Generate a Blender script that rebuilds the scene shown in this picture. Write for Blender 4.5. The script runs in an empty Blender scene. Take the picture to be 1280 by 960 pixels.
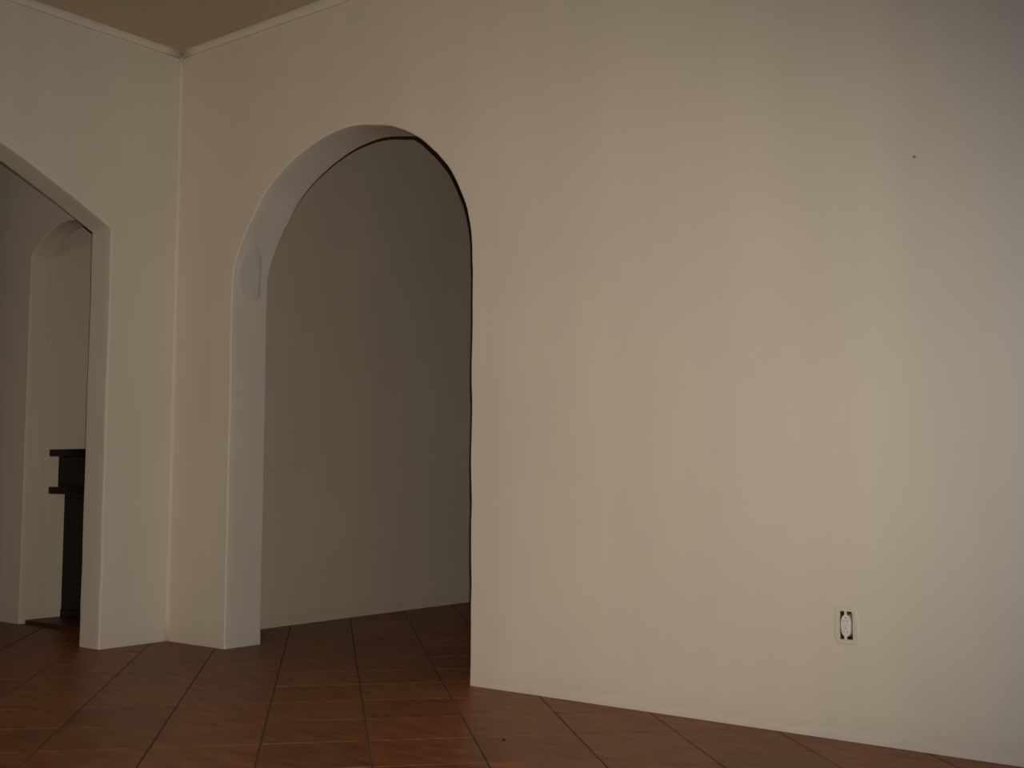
import bpy, bmesh, math, random
from mathutils import Vector, Matrix, noise
from mathutils.geometry import tessellate_polygon

random.seed(7)
scene = bpy.context.scene
COL = scene.collection

# ------------------------------------------------------------------ camera
F_PX, YAW, PITCH, ROLL = 1448.36, 0.662315, 0.0792607, 0.002655
CAM = Vector((4.95948, -3.56828, 0.824732))
fw = Vector((-math.sin(YAW) * math.cos(PITCH), math.cos(YAW) * math.cos(PITCH), math.sin(PITCH)))
r0 = Vector((math.cos(YAW), math.sin(YAW), 0)); u0 = r0.cross(fw)
rt = math.cos(ROLL) * r0 + math.sin(ROLL) * u0
up = -math.sin(ROLL) * r0 + math.cos(ROLL) * u0
CAM_ROT = Matrix((rt, up, -fw)).transposed()
cam = bpy.data.cameras.new('camera')
cam.sensor_width = 36.0; cam.sensor_fit = 'HORIZONTAL'
cam.lens = F_PX / 1280 * 36.0
cam.clip_start = 0.02; cam.clip_end = 60
co = bpy.data.objects.new('camera', cam); COL.objects.link(co)
co.matrix_world = Matrix.Translation(CAM) @ CAM_ROT.to_4x4()
scene.camera = co

# ------------------------------------------------------------------ light
world = bpy.data.worlds.new('world'); scene.world = world; world.use_nodes = True
bg = world.node_tree.nodes['Background']
bg.inputs[0].default_value = (0.62, 0.76, 1.0, 1); bg.inputs[1].default_value = 0.6

# the compact camera's own flash: a few centimetres above and to the right of the lens
fl = bpy.data.lights.new('camera_flash', 'SPOT')
fl.energy = 288; fl.color = (1.0, 0.90, 0.73)
fl.spot_size = math.radians(80); fl.spot_blend = 1.0; fl.shadow_soft_size = 0.008
fo = bpy.data.objects.new('camera_flash', fl); COL.objects.link(fo)
FLASH_AIM = Matrix.Rotation(math.radians(6.0), 4, 'Y') @ Matrix.Rotation(math.radians(-3.0), 4, 'X') @ Matrix.Diagonal((1.08, 0.82, 1, 1))   # a flash beam is wider than it is high
fo.matrix_world = Matrix.Translation(CAM + 0.058 * up + 0.019 * rt) @ CAM_ROT.to_4x4() @ FLASH_AIM

# daylight coming in at the window of the right wall
WIN_Y, WIN_Z, WIN_W, WIN_H, ROOM_X = -0.80, 1.0, 0.9, 1.5, 5.25
dl = bpy.data.lights.new('window_daylight', 'AREA')
dl.shape = 'RECTANGLE'; dl.size = WIN_W - 0.1; dl.size_y = WIN_H - 0.1
dl.energy = 17; dl.color = (0.30, 0.60, 1.0)
do = bpy.data.objects.new('window_daylight', dl); COL.objects.link(do)
do.location = (ROOM_X + 0.2, WIN_Y, WIN_Z)
do.rotation_euler = (0, math.radians(90), 0)
# warmer fill light added behind the camera, shining through an invented back window
BWX, BWZ, BWW, BWH = 1.7, 1.2, 1.3, 1.3
bl = bpy.data.lights.new('back_fill_light', 'AREA')
bl.shape = 'RECTANGLE'; bl.size = BWW - 0.1; bl.size_y = BWH - 0.1
bl.energy = 29; bl.color = (1.0, 0.88, 0.70)
bo = bpy.data.objects.new('back_fill_light', bl); COL.objects.link(bo)
bo.location = (BWX, -5.4 - 0.16, BWZ); bo.rotation_euler = (math.radians(90), 0, 0)

scene.view_settings.view_transform = 'Standard'
scene.view_settings.look = 'None'
scene.view_settings.gamma = 1
scene.view_settings.use_curve_mapping = False
scene.view_settings.exposure = 0.0

# ------------------------------------------------------------------ materials
def nt_mat(name):
    m = bpy.data.materials.new(name); m.use_nodes = True
    nt = m.node_tree
    return m, nt, nt.nodes['Principled BSDF']

def node(nt, t, **kw):
    n = nt.nodes.new(t)
    for k, v in kw.items(): setattr(n, k, v)
    return n

def plaster(name, col, band=True, streak=0.05):
    m, nt, b = nt_mat(name)
    geo = node(nt, 'ShaderNodeNewGeometry')
    # soft vertical brush streaks
    mp = node(nt, 'ShaderNodeMapping'); mp.inputs['Scale'].default_value = (3.2, 3.2, 0.35)
    nt.links.new(geo.outputs['Position'], mp.inputs[0])
    n1 = node(nt, 'ShaderNodeTexNoise'); n1.inputs['Scale'].default_value = 1.6; n1.inputs['Detail'].default_value = 5
    nt.links.new(mp.outputs[0], n1.inputs['Vector'])
    n2 = node(nt, 'ShaderNodeTexNoise'); n2.inputs['Scale'].default_value = 1.3; n2.inputs['Detail'].default_value = 3
    nt.links.new(geo.outputs['Position'], n2.inputs['Vector'])
    add = node(nt, 'ShaderNodeMath', operation='ADD')
    nt.links.new(n1.outputs[0], add.inputs[0]); nt.links.new(n2.outputs[0], add.inputs[1])
    mr = node(nt, 'ShaderNodeMapRange')
    mr.inputs[1].default_value = 0.6; mr.inputs[2].default_value = 1.4
    mr.inputs[3].default_value = 1 - streak; mr.inputs[4].default_value = 1 + streak
    nt.links.new(add.outputs[0], mr.inputs[0])
    mul = node(nt, 'ShaderNodeVectorMath', operation='SCALE'); mul.inputs[0].default_value = col
    nt.links.new(mr.outputs[0], mul.inputs['Scale'])
    out = mul.outputs[0]
    if band:
        # a low band of later whitewash and mop scuffs along the floor, with a wavy upper edge
        sep = node(nt, 'ShaderNodeSeparateXYZ'); nt.links.new(geo.outputs['Position'], sep.inputs[0])
        n3 = node(nt, 'ShaderNodeTexNoise'); n3.inputs['Scale'].default_value = 5; n3.inputs['Detail'].default_value = 3
        nt.links.new(geo.outputs['Position'], n3.inputs['Vector'])
        ma = node(nt, 'ShaderNodeMath', operation='MULTIPLY_ADD'); ma.inputs[1].default_value = -0.09
        nt.links.new(n3.outputs[0], ma.inputs[0]); nt.links.new(sep.outputs[2], ma.inputs[2])
        cr = node(nt, 'ShaderNodeValToRGB')
        e = cr.color_ramp.elements
        e[0].position = 0.0; e[0].color = (0.93, 0.93, 0.96, 1)
        e[1].position = 0.42; e[1].color = (1, 1, 1, 1)
        for p, c in ((0.14, (1.0, 0.99, 1.02, 1)), (0.20, (0.94, 0.94, 0.93, 1)), (0.25, (0.97, 0.97, 0.96, 1))):
            x = e.new(p); x.color = c
        mr2 = node(nt, 'ShaderNodeMapRange'); mr2.inputs[1].default_value = -0.05; mr2.inputs[2].default_value = 0.17
        nt.links.new(ma.outputs[0], mr2.inputs[0]); nt.links.new(mr2.outputs[0], cr.inputs[0])
        m2 = node(nt, 'ShaderNodeVectorMath', operation='MULTIPLY')
        nt.links.new(out, m2.inputs[0]); nt.links.new(cr.outputs[0], m2.inputs[1]); out = m2.outputs[0]
    nt.links.new(out, b.inputs['Base Color'])
    b.inputs['Roughness'].default_value = 0.85
    b.inputs['Specular IOR Level'].default_value = 0.25
    nb = node(nt, 'ShaderNodeTexNoise'); nb.inputs['Scale'].default_value = 9; nb.inputs['Detail'].default_value = 8
    nb.inputs['Roughness'].default_value = 0.6
    nt.links.new(geo.outputs['Position'], nb.inputs['Vector'])
    bp = node(nt, 'ShaderNodeBump'); bp.inputs['Strength'].default_value = 0.12; bp.inputs['Distance'].default_value = 0.02
    nt.links.new(nb.outputs[0], bp.inputs['Height']); nt.links.new(bp.outputs[0], b.inputs['Normal'])
    return m

WALL = (0.70, 0.63, 0.53)
M_wall = plaster('whitewashed_plaster', WALL)
M_wall_brown = plaster('bounce_cut_brown', (0.30, 0.22, 0.15))  # dark brown given to the unseen walls so they bounce less light
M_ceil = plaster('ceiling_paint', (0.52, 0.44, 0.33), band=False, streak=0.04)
M_patch = plaster('patch_plaster', (0.66, 0.605, 0.53), band=False, streak=0.03)
M_box_patch = plaster('outlet_patch_plaster', (0.66, 0.61, 0.51), band=False, streak=0.05)

def simple(name, col, rough=0.5, spec=0.5, nscale=20, namt=0.08):
    m, nt, b = nt_mat(name)
    tc = node(nt, 'ShaderNodeTexCoord')
    n = node(nt, 'ShaderNodeTexNoise'); n.inputs['Scale'].default_value = nscale; n.inputs['Detail'].default_value = 4
    nt.links.new(tc.outputs['Object'], n.inputs['Vector'])
    mr = node(nt, 'ShaderNodeMapRange'); mr.inputs[3].default_value = 1 - namt; mr.inputs[4].default_value = 1 + namt
    nt.links.new(n.outputs[0], mr.inputs[0])
    v = node(nt, 'ShaderNodeVectorMath', operation='SCALE'); v.inputs[0].default_value = col
    nt.links.new(mr.outputs[0], v.inputs['Scale']); nt.links.new(v.outputs[0], b.inputs['Base Color'])
    b.inputs['Roughness'].default_value = rough; b.inputs['Specular IOR Level'].default_value = spec
    return m

M_outlet = simple('ivory_plastic', (0.74, 0.70, 0.64), 0.35)
M_slot = simple('slot_dark', (0.16, 0.13, 0.10), 0.8, 0.1)
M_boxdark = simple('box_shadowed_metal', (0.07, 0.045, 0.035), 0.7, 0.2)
M_steel = simple('dull_steel', (0.42, 0.40, 0.37), 0.4, 0.5)
M_nail = simple('rusty_nail', (0.22, 0.19, 0.15), 0.6, 0.3)
M_frame = simple('window_frame_paint', (0.6, 0.58, 0.54), 0.5)
M_crumb = simple('dark_crumb', (0.03, 0.02, 0.015), 0.9, 0.1)

def wood_dark():
    m, nt, b = nt_mat('dark_stained_wood')
    tc = node(nt, 'ShaderNodeTexCoord')
    mp = node(nt, 'ShaderNodeMapping'); mp.inputs['Scale'].default_value = (1.5, 12, 12)
    nt.links.new(tc.outputs['Object'], mp.inputs[0])
    n = node(nt, 'ShaderNodeTexNoise'); n.inputs['Scale'].default_value = 3; n.inputs['Detail'].default_value = 6
    nt.links.new(mp.outputs[0], n.inputs['Vector'])
    cr = node(nt, 'ShaderNodeValToRGB')
    cr.color_ramp.elements[0].color = (0.005, 0.002, 0.0025, 1); cr.color_ramp.elements[1].color = (0.013, 0.005, 0.006, 1)
    nt.links.new(n.outputs[0], cr.inputs[0]); nt.links.new(cr.outputs[0], b.inputs['Base Color'])
    b.inputs['Roughness'].default_value = 0.32; b.inputs['Specular IOR Level'].default_value = 0.15
    return m
M_wood = wood_dark()

def tile_mat():
    m, nt, b = nt_mat('terracotta_glaze')
    oi = node(nt, 'ShaderNodeObjectInfo'); geo = node(nt, 'ShaderNodeNewGeometry')
    # cloudy kiln mottling, stretched into soft bands
    mp = node(nt, 'ShaderNodeMapping'); mp.inputs['Rotation'].default_value = (0, 0, -0.8184)
    mp.inputs['Scale'].default_value = (1.0, 3.2, 1)
    nt.links.new(geo.outputs['Position'], mp.inputs[0])
    n1 = node(nt, 'ShaderNodeTexNoise'); n1.inputs['Scale'].default_value = 7; n1.inputs['Detail'].default_value = 6
    nt.links.new(mp.outputs[0], n1.inputs['Vector'])
    cr = node(nt, 'ShaderNodeValToRGB'); e = cr.color_ramp.elements
    e[0].position = 0.3; e[0].color = (0.165, 0.044, 0.012, 1)
    e[1].position = 0.72; e[1].color = (0.285, 0.102, 0.028, 1)
    nt.links.new(n1.outputs[0], cr.inputs[0])
    mr = node(nt, 'ShaderNodeMapRange'); mr.inputs[3].default_value = 0.86; mr.inputs[4].default_value = 1.14
    nt.links.new(oi.outputs['Random'], mr.inputs[0])
    sc = node(nt, 'ShaderNodeVectorMath', operation='SCALE')
    nt.links.new(cr.outputs[0], sc.inputs[0]); nt.links.new(mr.outputs[0], sc.inputs['Scale'])
    # sparse dark specks
    n2 = node(nt, 'ShaderNodeTexNoise'); n2.inputs['Scale'].default_value = 60; n2.inputs['Detail'].default_value = 2
    nt.links.new(geo.outputs['Position'], n2.inputs['Vector'])
    mr2 = node(nt, 'ShaderNodeMapRange'); mr2.inputs[1].default_value = 0.25; mr2.inputs[2].default_value = 0.36
    mr2.inputs[3].default_value = 0.6; mr2.inputs[4].default_value = 1.0
    nt.links.new(n2.outputs[0], mr2.inputs[0])
    sc2 = node(nt, 'ShaderNodeVectorMath', operation='SCALE')
    nt.links.new(sc.outputs[0], sc2.inputs[0]); nt.links.new(mr2.outputs[0], sc2.inputs['Scale'])
    nt.links.new(sc2.outputs[0], b.inputs['Base Color'])
    b.inputs['Roughness'].default_value = 0.42; b.inputs['Specular IOR Level'].default_value = 0.2
    bp = node(nt, 'ShaderNodeBump'); bp.inputs['Strength'].default_value = 0.15; bp.inputs['Distance'].default_value = 0.01
    nt.links.new(n1.outputs[0], bp.inputs['Height']); nt.links.new(bp.outputs[0], b.inputs['Normal'])
    return m
M_tile = tile_mat()
M_step = simple('dark_brown_tile', (0.085, 0.034, 0.018), 0.45, 0.2, 12, 0.2)
M_grout = simple('grey_grout', (0.115, 0.095, 0.08), 0.9, 0.1, 40, 0.2)

# ------------------------------------------------------------------ helpers
def link(name, me, mat, parent=None, kind=None, smooth=False):
    o = bpy.data.objects.new(name, me); COL.objects.link(o)
    if mat and not me.materials: me.materials.append(mat)
    if smooth:
        for p in me.polygons: p.use_smooth = True
    if parent: o.parent = parent
    if kind: o['kind'] = kind
    return o

def bm_link(name, bm, mat, parent=None, kind=None, smooth=False, recalc=True):
    if recalc: bmesh.ops.recalc_face_normals(bm, faces=bm.faces)
    me = bpy.data.meshes.new(name); bm.to_mesh(me); bm.free()
    return link(name, me, mat, parent, kind, smooth)

def box_bm(bm, x0, x1, y0, y1, z0, z1, bevel=0.0):
    r = bmesh.ops.create_cube(bm, size=1)
    for v in r['verts']:
        v.co = Vector(((x0 + x1) / 2 + v.co.x * (x1 - x0), (y0 + y1) / 2 + v.co.y * (y1 - y0), (z0 + z1) / 2 + v.co.z * (z1 - z0)))
    if bevel:
        es = list({e for v in r['verts'] for e in v.link_edges})
        bmesh.ops.bevel(bm, geom=es, offset=bevel, segments=2, affect='EDGES', profile=0.5)

def box(name, x0, x1, y0, y1, z0, z1, mat, parent=None, kind=None, bevel=0.0):
    bm = bmesh.new(); box_bm(bm, x0, x1, y0, y1, z0, z1, bevel)
    return bm_link(name, bm, mat, parent, kind)

def spline(pts, n):
    """Catmull-Rom through pts, n steps per segment"""
    out = []
    P = [Vector(p) for p in pts]; P = [2 * P[0] - P[1]] + P + [2 * P[-1] - P[-2]]
    for i in range(1, len(P) - 2):
        for k in range(n):
            t = k / n
            a, b, c, d = P[i - 1], P[i], P[i + 1], P[i + 2]
            out.append(0.5 * ((2 * b) + (c - a) * t + (2 * a - 5 * b + 4 * c - d) * t * t + (3 * b - a - 3 * c + d) * t ** 3))
    out.append(P[-2].copy()); return out

def wall_with_opening(name, s0, s1, h, opening, thick, to3d, mat, r=0.008, holes=(), segs=4, wob=0.0, rb=0.004):
    """opening: polyline of (s,z) from floor to floor. Rounded plaster arrises in front and behind.
    to3d(s, z, d) maps wall coordinates (d = depth from the front face) to the scene."""
    O = [Vector(p) for p in opening]
    n = len(O); N = []
    for i in range(n):
        a = O[max(0, i - 1)]; b = O[min(n - 1, i + 1)]
        t = (b - a).normalized(); nn = Vector((-t.y, t.x))        # away from the opening for a clockwise polyline
        if i in (0, n - 1): nn = Vector((-1 if i == 0 else 1, 0))
        N.append(nn)
    W = [0.0] * n
    if wob:
        W = [wob * (noise.noise(Vector((p.x * 3.1, p.y * 5.3, 2.2))) + 0.6 * noise.noise(Vector((p.x * 9, p.y * 17, 7.2)))) for p in O]
    bm = bmesh.new()
    rings = []
    prof = [(r * (1 - math.sin(k / segs * math.pi / 2)), r * (1 - math.cos(k / segs * math.pi / 2))) for k in range(segs + 1)]
    prof += [(0, thick * f) for f in (0.25, 0.5, 0.75)] + [(0, thick - rb - 0.003)]
    prof += [(0, thick - rb), (rb * 0.3, thick - rb * 0.3), (rb, thick)]
    for off, d in prof:
        ring = []
        for i in range(n):
            s, z = O[i] + N[i] * (off + W[i] + (0.35 * wob * noise.noise(Vector((O[i].x * 4, O[i].y * 6, d * 12))) if wob else 0))
            ring.append(bm.verts.new(to3d(s, z, d)))
        rings.append(ring)
    opening_faces = []
    for a, b in zip(rings, rings[1:]):
        for i in range(n - 1):
            f_ = bm.faces.new((a[i], a[i + 1], b[i + 1], b[i]))
            if a is not rings[-2] and a is not rings[-3]: opening_faces.append(f_)
    def cap(ring, d, hs):
        corners = [(s1, 0), (s1, h), (s0, h), (s0, 0)]
        def fl(v):
            return v
        outer = list(ring) + [bm.verts.new(to3d(s, z, d)) for s, z in corners]
        loops = [outer]
        for hl in hs: loops.append([bm.verts.new(to3d(s, z, d)) for s, z in hl])
        flat = [v for l in loops for v in l]
        polys = [[v.co.copy() for v in l] for l in loops]
        for t in tessellate_polygon(polys):
            try: bm.faces.new([flat[i] for i in t])
            except ValueError: pass
        return outer[len(ring):], loops[1:]
    cf, hf = cap(rings[0], 0, holes)
    cb, _ = cap(rings[-1], thick, ())
    for i in range(4):
        if i < 3: bm.faces.new((cf[i], cf[i + 1], cb[i + 1], cb[i]))
    for hl in hf:      # a socket of its own depth
        back = [bm.verts.new(v.co + (Vector(to3d(0, 0, 0.05)) - Vector(to3d(0, 0, 0)))) for v in hl]
        m = len(hl)
        for i in range(m): bm.faces.new((hl[i], hl[(i + 1) % m], back[(i + 1) % m], back[i]))
        bm.faces.new(back)
    bmesh.ops.recalc_face_normals(bm, faces=bm.faces)
    for f in opening_faces: f.smooth = True
    o = bm_link(name, bm, mat, None, 'structure', recalc=False)
    return o

def jamb_points(x, z0, z1, step, up_=True):
    k = max(2, int(abs(z1 - z0) / step)); pts = [(x, z0 + (z1 - z0) * i / k) for i in range(k)]
    return pts

H = 3.005          # ceiling height
TA, TB = 0.2204, 0.1675
FRONT_X0, FRONT_X1 = -TB, ROOM_X + 0.2
YB = -5.4

# ------------------------------------------------------------------ front wall with the tall arch
AL = [(0.4478, 1.60), (0.4480, 1.70), (0.455, 1.82), (0.508, 1.948), (0.594, 2.075), (0.706, 2.195), (0.86, 2.291), (1.028, 2.358),
      (1.207, 2.384), (1.365, 2.374), (1.505, 2.341), (1.615, 2.292), (1.70, 2.238), (1.79, 2.157), (1.865, 2.063),
      (1.927, 1.94), (1.958, 1.824), (1.9675, 1.70), (1.9681, 1.60)]
arch = [tuple(v) for v in spline([(a, b, 0) for a, b in AL], 4)]
arch = [(a[0], a[1]) for a in arch]
open_A = jamb_points(0.4478, 0, 1.60, 0.08) + arch[:-1] + [(1.9681, 1.60 - 1.60 * i / 20) for i in range(21)]
# outlet box hole
HX0, HX1, HZ0, HZ1 = 3.4945, 3.5375, 0.3135, 0.4015
hole = [(HX0, HZ0), (HX1 - 0.001, HZ0 + 0.001), (HX1, HZ1 - 0.018), (HX1 - 0.004, HZ1), (HX0 + 0.001, HZ1)]
wall_front = wall_with_opening('wall_front', FRONT_X0, FRONT_X1, H, open_A, TA, lambda s, z, d: (s, d, z), M_wall,
                               r=0.008, holes=[hole], wob=0.005)

# ------------------------------------------------------------------ left wall with the wide low arch
BL = [(-0.3811, 2.022), (-0.524, 2.104), (-0.68, 2.184), (-0.842, 2.265), (-0.958, 2.318), (-1.20, 2.405), (-1.45, 2.46), (-1.70, 2.48)]
BL = BL + [(-3.40 - y, z) for y, z in reversed(BL[:-1])]
archB = [(v[0], v[1]) for v in spline([(a, b, 0) for a, b in BL], 4)]
yR = BL[-1][0]
# wall coordinate s = -y so that the polyline runs clockwise
ob = [(0.3811, 2.022 * i / 20) for i in range(20)] + [(-a, b) for a, b in archB[:-1]] + [(-yR, 2.022 - 2.022 * i / 20) for i in range(21)]
wall_left = wall_with_opening('wall_left', 0.0, -YB, H, ob, TB, lambda s, z, d: (-d, -s, z), M_wall, r=0.009, wob=0.003)

# ------------------------------------------------------------------ hall beyond the tall arch
box('wall_hall_left', -TB, 0.013, TA, 5.2, 0, H, M_wall, kind='structure')
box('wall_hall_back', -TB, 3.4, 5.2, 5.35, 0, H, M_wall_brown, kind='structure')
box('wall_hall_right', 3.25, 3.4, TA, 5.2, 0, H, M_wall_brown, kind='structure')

# ------------------------------------------------------------------ passage behind the left room
EY, ET, PX0, PX1 = -0.12, 0.12, -1.19, -0.46
EL = [(PX0, 2.062), (-1.165, 2.085), (-1.091, 2.141), (-0.987, 2.190), (-0.90, 2.211), (-0.825, 2.217)]
EL = EL + [(PX0 + PX1 - x, z) for x, z in reversed(EL[:-1])]
archE = [(v[0], v[1]) for v in spline([(a, b, 0) for a, b in EL], 3)]
oe = [(PX0, 2.062 * i / 12) for i in range(12)] + archE[:-1] + [(PX1, 2.062 - 2.062 * i / 12) for i in range(13)]
wall_with_opening('wall_far', -4.2, -TB - 0.001, H, oe, ET, lambda s, z, d: (s, EY + d, z), M_wall, r=0.004, wob=0.0, rb=0.0001)
box('wall_passage_left', PX0 - 0.15, PX0, EY + ET + 0.0005, 2.6, 0, H, M_wall, kind='structure')
box('wall_passage_right', PX1, -TB - 0.001, EY + ET + 0.0005, 2.6, 0, H, M_wall, kind='structure')
box('wall_passage_back', PX0, PX1, 2.45, 2.6, 0, H, M_wall, kind='structure')
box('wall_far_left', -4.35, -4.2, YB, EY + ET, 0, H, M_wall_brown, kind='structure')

# ------------------------------------------------------------------ back and right walls (behind and beside the camera)
m_glass, nt_, b_ = nt_mat('window_glass')
mix_ = node(nt_, 'ShaderNodeMixShader'); mix_.inputs[0].default_value = 0.08
tr_ = node(nt_, 'ShaderNodeBsdfTransparent'); gl_ = node(nt_, 'ShaderNodeBsdfGlossy'); gl_.inputs['Roughness'].default_value = 0.02
nt_.links.new(tr_.outputs[0], mix_.inputs[1]); nt_.links.new(gl_.outputs[0], mix_.inputs[2])
nt_.links.new(mix_.outputs[0], nt_.nodes['Material Output'].inputs['Surface'])
def window_wall(wname, winname, s0, s1, t0, ws, wz, ww, wh, along_x):
    """wall strip from s0 to s1 with its inner face at t0, and a two-pane window in it"""
    def bx(bm, a, b, t, u, z0, z1):
        if along_x: box_bm(bm, a, b, t, u, z0, z1)
        else: box_bm(bm, t, u, a, b, z0, z1)
    thick = -0.15 if along_x else 0.2
    t1 = t0 + thick; ta, tb = min(t0, t1), max(t0, t1)
    y0, y1, z0, z1 = ws - ww / 2, ws + ww / 2, wz - wh / 2, wz + wh / 2
    bm = bmesh.new()
    for a in ((s0, y0, 0, H), (y1, s1, 0, H), (y0, y1, 0, z0), (y0, y1, z1, H)): bx(bm, a[0], a[1], ta, tb, a[2], a[3])
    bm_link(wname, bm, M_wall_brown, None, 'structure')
    w = bpy.data.objects.new(winname, None); COL.objects.link(w); w['kind'] = 'structure'
    tc = t0 + thick * 0.5
    w.location = (ws, tc, z0) if along_x else (tc, ws, z0)
    bm = bmesh.new(); f = 0.05
    for a in ((-ww / 2, ww / 2, 0, f), (-ww / 2, ww / 2, wh - f, wh), (-ww / 2, -ww / 2 + f, f, wh - f), (ww / 2 - f, ww / 2, f, wh - f), (-f / 2, f / 2, f, wh - f)):
        bx(bm, a[0], a[1], -0.03, 0.03, a[2], a[3])
    bm_link('window_frame', bm, M_frame, w)
    for a, c in ((-ww / 2 + f, -f / 2), (f / 2, ww / 2 - f)):
        bm = bmesh.new(); bx(bm, a, c, -0.003, 0.003, f, wh - f); bm_link('pane', bm, m_glass, w)
window_wall('wall_back', 'fill_window', -4.35, FRONT_X1, YB, BWX, BWZ, BWW, BWH, True)  # its window is made up, unseen, to frame the added fill light
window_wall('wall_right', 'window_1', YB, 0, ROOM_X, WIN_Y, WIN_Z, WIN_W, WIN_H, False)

# ------------------------------------------------------------------ ceiling
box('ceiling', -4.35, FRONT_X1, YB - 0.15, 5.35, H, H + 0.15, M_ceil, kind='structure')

# soft coved plaster where the planes meet
def cove(name, p0, p1, a, b, r):
    """concave fillet along p0-p1; a, b: unit vectors along the two surfaces away from the edge"""
    bm = bmesh.new(); a = Vector(a); b = Vector(b); p0 = Vector(p0); p1 = Vector(p1)
    L = (p1 - p0).length; n = max(2, int(L / 0.12)); k = 6; rows = []
    for i in range(n + 1):
        c = p0.lerp(p1, i / n); rr = r * (1 + 0.25 * noise.noise(c * 2.3))
        row = [bm.verts.new(c)]
        for j in range(k + 1):
            t = j / k * math.pi / 2
            row.append(bm.verts.new(c + (a + b) * rr - a * rr * math.sin(t) - b * rr * math.cos(t)))
        rows.append(row)
    for q, w in zip(rows, rows[1:]):
        for j in range(k + 2):
            f = bm.faces.new((q[j], q[(j + 1) % (k + 2)], w[(j + 1) % (k + 2)], w[j]))
            f.smooth = 0 < j < k + 1
    bm.faces.new(rows[0]); bm.faces.new(list(reversed(rows[-1])))
    bmesh.ops.recalc_face_normals(bm, faces=bm.faces)
    return bm_link(name, bm, M_wall, None, 'structure', recalc=False)
cove('trim_1', (0, 0, 0), (0, 0, H), (1, 0, 0), (0, -1, 0), 0.017)
cove('trim_2', (0, 0, H), (ROOM_X, 0, H), (0, -1, 0), (0, 0, -1), 0.03)
cove('trim_3', (0, 0, H), (0, YB, H), (1, 0, 0), (0, 0, -1), 0.03)

# ------------------------------------------------------------------ floor: mortar bed and terracotta tiles laid at 45 degrees
floor = box('floor', -4.35, FRONT_X1, YB - 0.15, 5.35, -0.12, -0.0025, M_grout, kind='structure')
TH, S, P0, Q0 = 0.8184379, 0.33, 0.9187, -2.0100
d1 = Vector((math.cos(TH), math.sin(TH), 0)); d2 = Vector((-math.sin(TH), math.cos(TH), 0))
def tile_mesh(seed):
    rnd = random.Random(seed); bm = bmesh.new()
    h = (S - 0.0052) / 2; c = 0.004; b = 0.0014; z1, z0 = 0.0, -0.010
    def ring(hh, z, cc):
        pts = [(hh - cc, hh), (hh, hh - cc), (hh, -hh + cc), (hh - cc, -hh), (-hh + cc, -hh), (-hh, -hh + cc), (-hh, hh - cc), (-hh + cc, hh)]
        return [bm.verts.new((x + rnd.uniform(-.0005, .0005), y + rnd.uniform(-.0005, .0005), z)) for x, y in pts]
    r1, r2, r3 = ring(h - b, z1, c), ring(h, z1 - b, c), ring(h, z0, c)
    bm.faces.new(r1)
    for a, e in ((r1, r2), (r2, r3)):
        for i in range(8): bm.faces.new((a[i], a[(i + 1) % 8], e[(i + 1) % 8], e[i]))
    bm.faces.new(list(reversed(r3)))
    bmesh.ops.recalc_face_normals(bm, faces=bm.faces)
    me = bpy.data.meshes.new('tile'); bm.to_mesh(me); bm.free(); me.materials.append(M_tile); return me
TM = [tile_mesh(k) for k in range(5)]
def under_wall(x, y):
    # centre so deep inside or outside that nothing of the tile can show
    m = 0.24
    if y > 0.2204 + m and x < 0.013 - m: return True
    if x < -TB - m and y > EY + m: return True
    return x < -4.35 + m or x > FRONT_X1 - m or y < YB - .15 + m or y > 5.35 - m or (y > m and x > 3.4 + m)
def in_view(p):
    d = p - CAM; z = d.dot(fw)
    if z < 0.3: return False
    u = 640 + F_PX * d.dot(rt) / z; v = 480 - F_PX * d.dot(up) / z
    if not (-120 < u < 1400 and v < 1060): return False
    # is it hidden by the front or the left wall?
    if p.y > 0.45:
        t = (0 - CAM.y) / (p.y - CAM.y); x = CAM.x + t * (p.x - CAM.x)
        if x < 0.2 or x > 2.2: return False
    if p.x < -0.45:
        t = (0 - CAM.x) / (p.x - CAM.x); y = CAM.y + t * (p.y - CAM.y)
        if y > -0.15: return False
    return True
rest = bmesh.new(); ntile = 0
cells = []
for i in range(-30, 30):
    for j in range(-30, 30):
        c = d1 * (P0 + (i + .5) * S) + d2 * (Q0 + (j + .5) * S)
        if not under_wall(c.x, c.y): cells.append((i, j, c))
vis = sorted([c for c in cells if in_view(c[2])], key=lambda c: (c[2] - CAM).length)
seen = set()
for i, j, c in vis[:300]:
    seen.add((i, j)); rnd = random.Random(i * 91 + j * 7)
    o = bpy.data.objects.new('tile', TM[rnd.randrange(5)]); COL.objects.link(o); o.parent = floor
    o.location = (c.x, c.y, -rnd.random() * 0.0006)
    o.rotation_euler = (rnd.uniform(-.0012, .0012), rnd.uniform(-.0012, .0012), TH + rnd.randrange(4) * math.pi / 2 + rnd.uniform(-.002, .002))
for i, j, c in cells:
    if (i, j) in seen: continue
    rnd = random.Random(i * 91 + j * 7)
    tmp = TM[rnd.randrange(5)]
    M = Matrix.Translation((c.x, c.y, -rnd.random() * .0006)) @ Matrix.Rotation(TH, 4, 'Z')
    base = len(rest.verts); vs = [rest.verts.new(M @ v.co) for v in tmp.vertices]
    for p in tmp.polygons: rest.faces.new([vs[k] for k in p.vertices])
bm_link('tile_field', rest, M_tile, floor, 'stuff')

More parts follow.
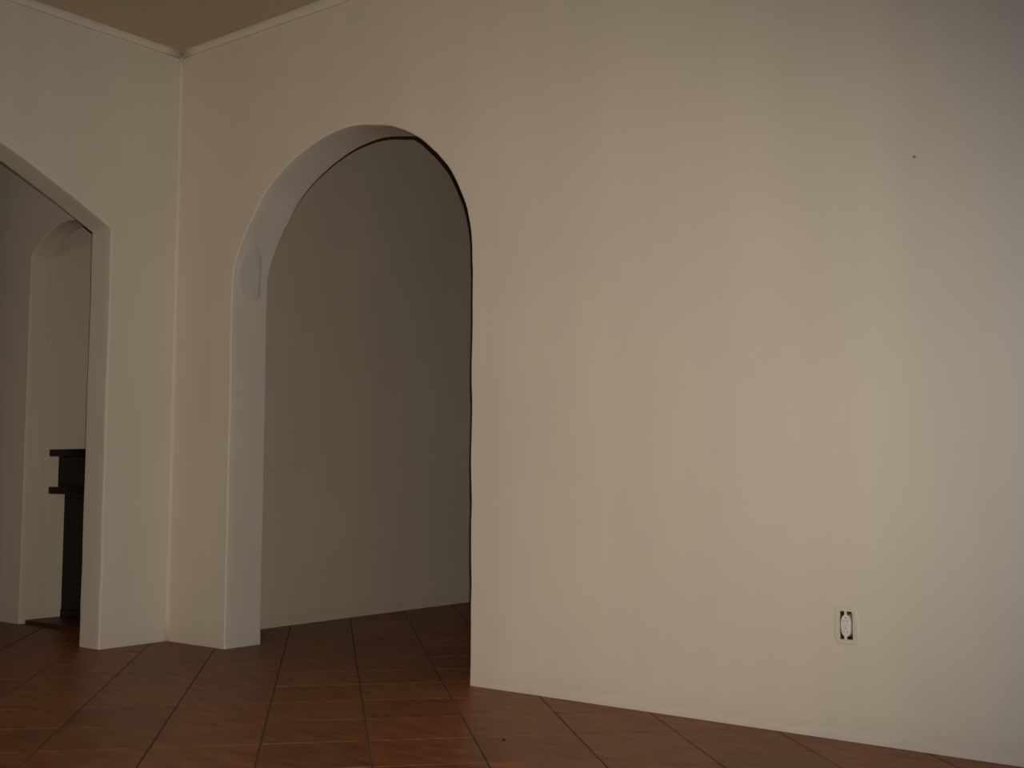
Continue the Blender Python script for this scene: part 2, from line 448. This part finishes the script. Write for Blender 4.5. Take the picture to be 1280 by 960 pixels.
# raised floor of the passage, with its own row of tiles
step = box('floor_passage', PX0 + .001, PX1 - .001, -0.078, 2.44, 0.0, 0.014, M_grout, kind='structure')
for a in range(3):
    for bq in range(7):
        x0 = PX0 + 0.004 + a * 0.245; y0 = -0.085 + bq * 0.36
        x1 = min(x0 + 0.239, PX1 - 0.003)
        box('tile', x0, x1, y0, min(y0 + 0.354, 2.43), 0.013, 0.0205, M_step, step, bevel=0.002)
box('riser_tile', PX0 + .002, PX1 - .002, -0.0835, -0.0785, 0.0002, 0.0125, M_step, step, bevel=0.001)

# ------------------------------------------------------------------ repair patches, both part of the front wall
left_edge = [(p[1], p[0]) for p in arch if p[0] < 1.0]
def intrados_x(z):
    if z <= 1.6: return 0.4478
    for (za, xa), (zb, xb) in zip(left_edge, left_edge[1:]):
        if za <= z <= zb: return xa + (xb - xa) * (z - za) / (zb - za)
    return left_edge[-1][1]
def arch_patch():
    bm = bmesh.new(); cy, cz, n, R = 0.098, 1.80, 36, 6
    rows = []
    for k in range(R + 1):
        row = []
        for i in range(n):
            a = i / n * 2 * math.pi
            f = k / R; c, sn = math.cos(a), math.sin(a)
            hh, e, lean = (0.165, 1.9, -0.030) if sn > 0 else (0.112, 3.2, -0.014)
            wv_ = 0.080 * (1 + 0.06 * noise.noise(Vector((c * 1.5, sn * 1.5, 3))))
            q = (abs(c / wv_) ** e + abs(sn / hh) ** e) ** (-1 / e)
            dy, dz = q * c * f, q * sn * f
            y = cy + dy + (lean * (dz / hh) ** 2 if sn > 0 else -lean * (dz / hh) ** 2)
            z = cz + dz
            t = 0.0024 if k < R else -0.002
            wv = 0.005 * (noise.noise(Vector((intrados_x(z) * 3.1, z * 5.3, 2.2))) + 0.6 * noise.noise(Vector((intrados_x(z) * 9, z * 17, 7.2))))
            row.append(bm.verts.new((intrados_x(z) - wv + t + 0.0012, y, z)))
        rows.append(row)
    for a, b in zip(rows, rows[1:]):
        for i in range(n):
            try: bm.faces.new((a[i], b[i], b[(i + 1) % n], a[(i + 1) % n]))
            except ValueError: pass
    bmesh.ops.remove_doubles(bm, verts=bm.verts, dist=1e-5)
    bm_link('plaster_patch', bm, M_patch, wall_front, smooth=True)
arch_patch()
def outlet_patch():
    bm = bmesh.new(); n = 48; rows = []
    cx, cz = (HX0 + HX1) / 2, (HZ0 + HZ1) / 2
    hw, hh = (HX1 - HX0) / 2, (HZ1 - HZ0) / 2
    def rr(a, w, h, e):
        c, s = math.cos(a), math.sin(a)
        k = (abs(c / w) ** e + abs(s / h) ** e) ** (-1 / e); return k * c, k * s
    for k, (w, h, e, y) in enumerate(((hw + .0015, hh + .0015, 14, 0.001), (hw + .002, hh + .002, 12, -0.0016), (hw + .010, hh + .009, 7, -0.0022), (hw + .0155, hh + .0135, 6, -0.0016), (hw + .018, hh + .016, 6, 0.001))):
        row = []
        for i in range(n):
            a = (i + .5) / n * 2 * math.pi; x, z = rr(a, w, h, e)
            j = 0.0016 * noise.noise(Vector((math.cos(a) * 3, math.sin(a) * 3, k))) if k > 1 else 0
            row.append(bm.verts.new((cx + x + j, y, cz + z + j)))
        rows.append(row)
    for a, b in zip(rows, rows[1:]):
        for i in range(n): bm.faces.new((a[i], b[i], b[(i + 1) % n], a[(i + 1) % n]))
    bm_link('plaster_surround', bm, M_box_patch, wall_front)
outlet_patch()

# ------------------------------------------------------------------ electrical outlet without its cover plate
def tag(o, label, cat, group=None):
    o['label'] = label; o['category'] = cat
    if group: o['group'] = group
out = bpy.data.objects.new('electrical_outlet', None); COL.objects.link(out)
OX, OZ = (HX0 + HX1) / 2 - 0.0004, (HZ0 + HZ1) / 2
out.location = (OX, 0, OZ)
tag(out, 'uncovered white duplex electrical outlet low on the large plain wall', 'outlet')
def prism(name, pts, y0, y1, mat, parent, bev=0.0):
    bm = bmesh.new()
    f = bm.faces.new([bm.verts.new((x, y0, z)) for x, z in pts])
    r = bmesh.ops.extrude_face_region(bm, geom=[f])
    for g in r['geom']:
        if isinstance(g, bmesh.types.BMVert): g.co.y = y1
    if bev:
        es = [e for e in bm.edges if all(abs(v.co.y - y0) < 1e-6 for v in e.verts)]
        bmesh.ops.bevel(bm, geom=es, offset=bev, segments=2, affect='EDGES')
    return bm_link(name, bm, mat, parent)
def roundrect(cx, cz, w, h, r, n=5):
    pts = []
    for (sx, sz, a0) in ((1, 1, 0), (-1, 1, 90), (-1, -1, 180), (1, -1, 270)):
        for k in range(n + 1):
            a = math.radians(a0 + 90 * k / n)
            pts.append((cx + sx * (w / 2 - r) + r * math.cos(a), cz + sz * (h / 2 - r) + r * math.sin(a)))
    return pts
# metal box: four sides and a back, sitting in the wall
bm = bmesh.new(); bw, bh = 0.0205, 0.042
box_bm(bm, -bw, bw, 0.042, 0.046, -bh, bh)
for a in ((-bw, -bw + .0012, -bh, bh), (bw - .0012, bw, -bh, bh), (-bw, bw, -bh, -bh + .0012), (-bw, bw, bh - .0012, bh)):
    box_bm(bm, a[0], a[1], 0.006, 0.042, a[2], a[3])
ob_ = bm_link('junction_box', bm, M_boxdark, out)
yk = prism('mounting_strap', [(-.0045, -.0515), (.0035, -.0515), (.0045, -.030), (.010, -.026), (.010, .026), (.0045, .030), (.0045, .0505), (-.0035, .0505), (-.0035, .030), (-.010, .026), (-.010, -.026), (-.0045, -.030)],
           -0.0052, -0.0036, M_outlet, out)
body_pts = []
for k in range(28):
    a = k / 28 * 2 * math.pi; c, s = math.cos(a), math.sin(a); e = 2.6
    q = (abs(c / .0162) ** e + abs(s / .0345) ** e) ** (-1 / e); body_pts.append((q * c + .0010, q * s))
rb_ = prism('receptacle', body_pts, -0.0060, 0.028, M_outlet, out, bev=0.0012)
for zc in (.0165, -.0165):
    fc = prism('socket_face', roundrect(.001, zc, .024, .025, .008), -0.0078, -0.0055, M_outlet, rb_, bev=0.0008)
    for dx, w, h, dz in ((-.0045, .0015, .006, -.0015), (.0065, .0015, .006, -.0015), (.001, .0034, .0038, .0080)):
        prism('slot', roundrect(dx, zc + dz, w, h, w * .45, 3), -0.0081, -0.0074, M_slot, rb_)
for zc in (.0440, -.0450, 0.0):
    bm = bmesh.new(); bmesh.ops.create_cone(bm, cap_ends=True, segments=12, radius1=.0022, radius2=.0018, depth=.0016)
    bmesh.ops.rotate(bm, verts=bm.verts, matrix=Matrix.Rotation(math.pi / 2, 3, 'X'))
    bmesh.ops.translate(bm, verts=bm.verts, vec=(0, -.006 if zc else -.0066, zc))
    bm_link('screw', bm, M_steel, out)

# ------------------------------------------------------------------ nail and crumb
nail = bmesh.new()
bmesh.ops.create_cone(nail, cap_ends=True, segments=10, radius1=.0016, radius2=.0014, depth=.016, matrix=Matrix.Rotation(math.pi / 2, 4, 'X'))
bmesh.ops.create_cone(nail, cap_ends=True, segments=12, radius1=.0042, radius2=.0038, depth=.0016, matrix=Matrix.Translation((0.001, -.0085, -.0008)) @ Matrix.Rotation(math.pi / 2 + .35, 4, 'X') @ Matrix.Rotation(.2, 4, 'Y'))
no = bm_link('nail', nail, M_nail, None); no.location = (3.769, -0.0045, 1.818)
tag(no, 'tiny dark nail sticking out high on the large plain wall', 'nail')
cb = bmesh.new(); bmesh.ops.create_icosphere(cb, subdivisions=2, radius=.0045)
for v in cb.verts: v.co *= 1 + .35 * noise.noise(v.co * 300); 
for v in cb.verts: v.co.z *= .55
cr_ = bm_link('crumb', cb, M_crumb, None); cr_.location = (2.662, -0.658, 0.0022)
tag(cr_, 'tiny dark crumb lying on a brown floor tile near the wall', 'crumb')

# ------------------------------------------------------------------ dark two-tier counter in the passage
ct = bpy.data.objects.new('counter', None); COL.objects.link(ct); ct.location = ((PX0 + PX1) / 2, 0.12, 0.0205)
tag(ct, 'nearly black wooden counter with two projecting ledges, half hidden behind the left archway', 'counter')
cx_, cy_, cz_ = ct.location
def cbox(name, x0, x1, y0, y1, z0, z1, bev=.003):
    o = box(name, x0 - cx_, x1 - cx_, y0 - cy_, y1 - cy_, z0 - cz_, z1 - cz_, M_wood, ct, bevel=bev); return o
g = .002
cbox('lower_cabinet', PX0 + g, PX1 - g, .130, .55, .0605, .7165)
cbox('plinth', PX0 + g, PX1 - g, .126, .55, .0207, .0603, .002)
cbox('lower_ledge', PX0 + g, PX1 - g, .028, .56, .7168, .7570, .005)
cbox('upper_cabinet', PX0 + g, PX1 - g, .086, .55, .7573, .9285)
cbox('upper_ledge', PX0 + g, PX1 - g, .026, .56, .9288, .9690, .005)
for k in range(2):
    x0 = PX0 + .03 + k * .345
    dr = cbox('door', x0, x0 + .325, .118, .1295, .09, .69, .003)
    hb = bmesh.new(); bmesh.ops.create_uvsphere(hb, u_segments=12, v_segments=8, radius=.011)
    h_ = bm_link('knob', hb, M_wood, dr); h_.location = (x0 - cx_ + (.30 if k == 0 else .025), .108 - cy_, .45 - cz_)
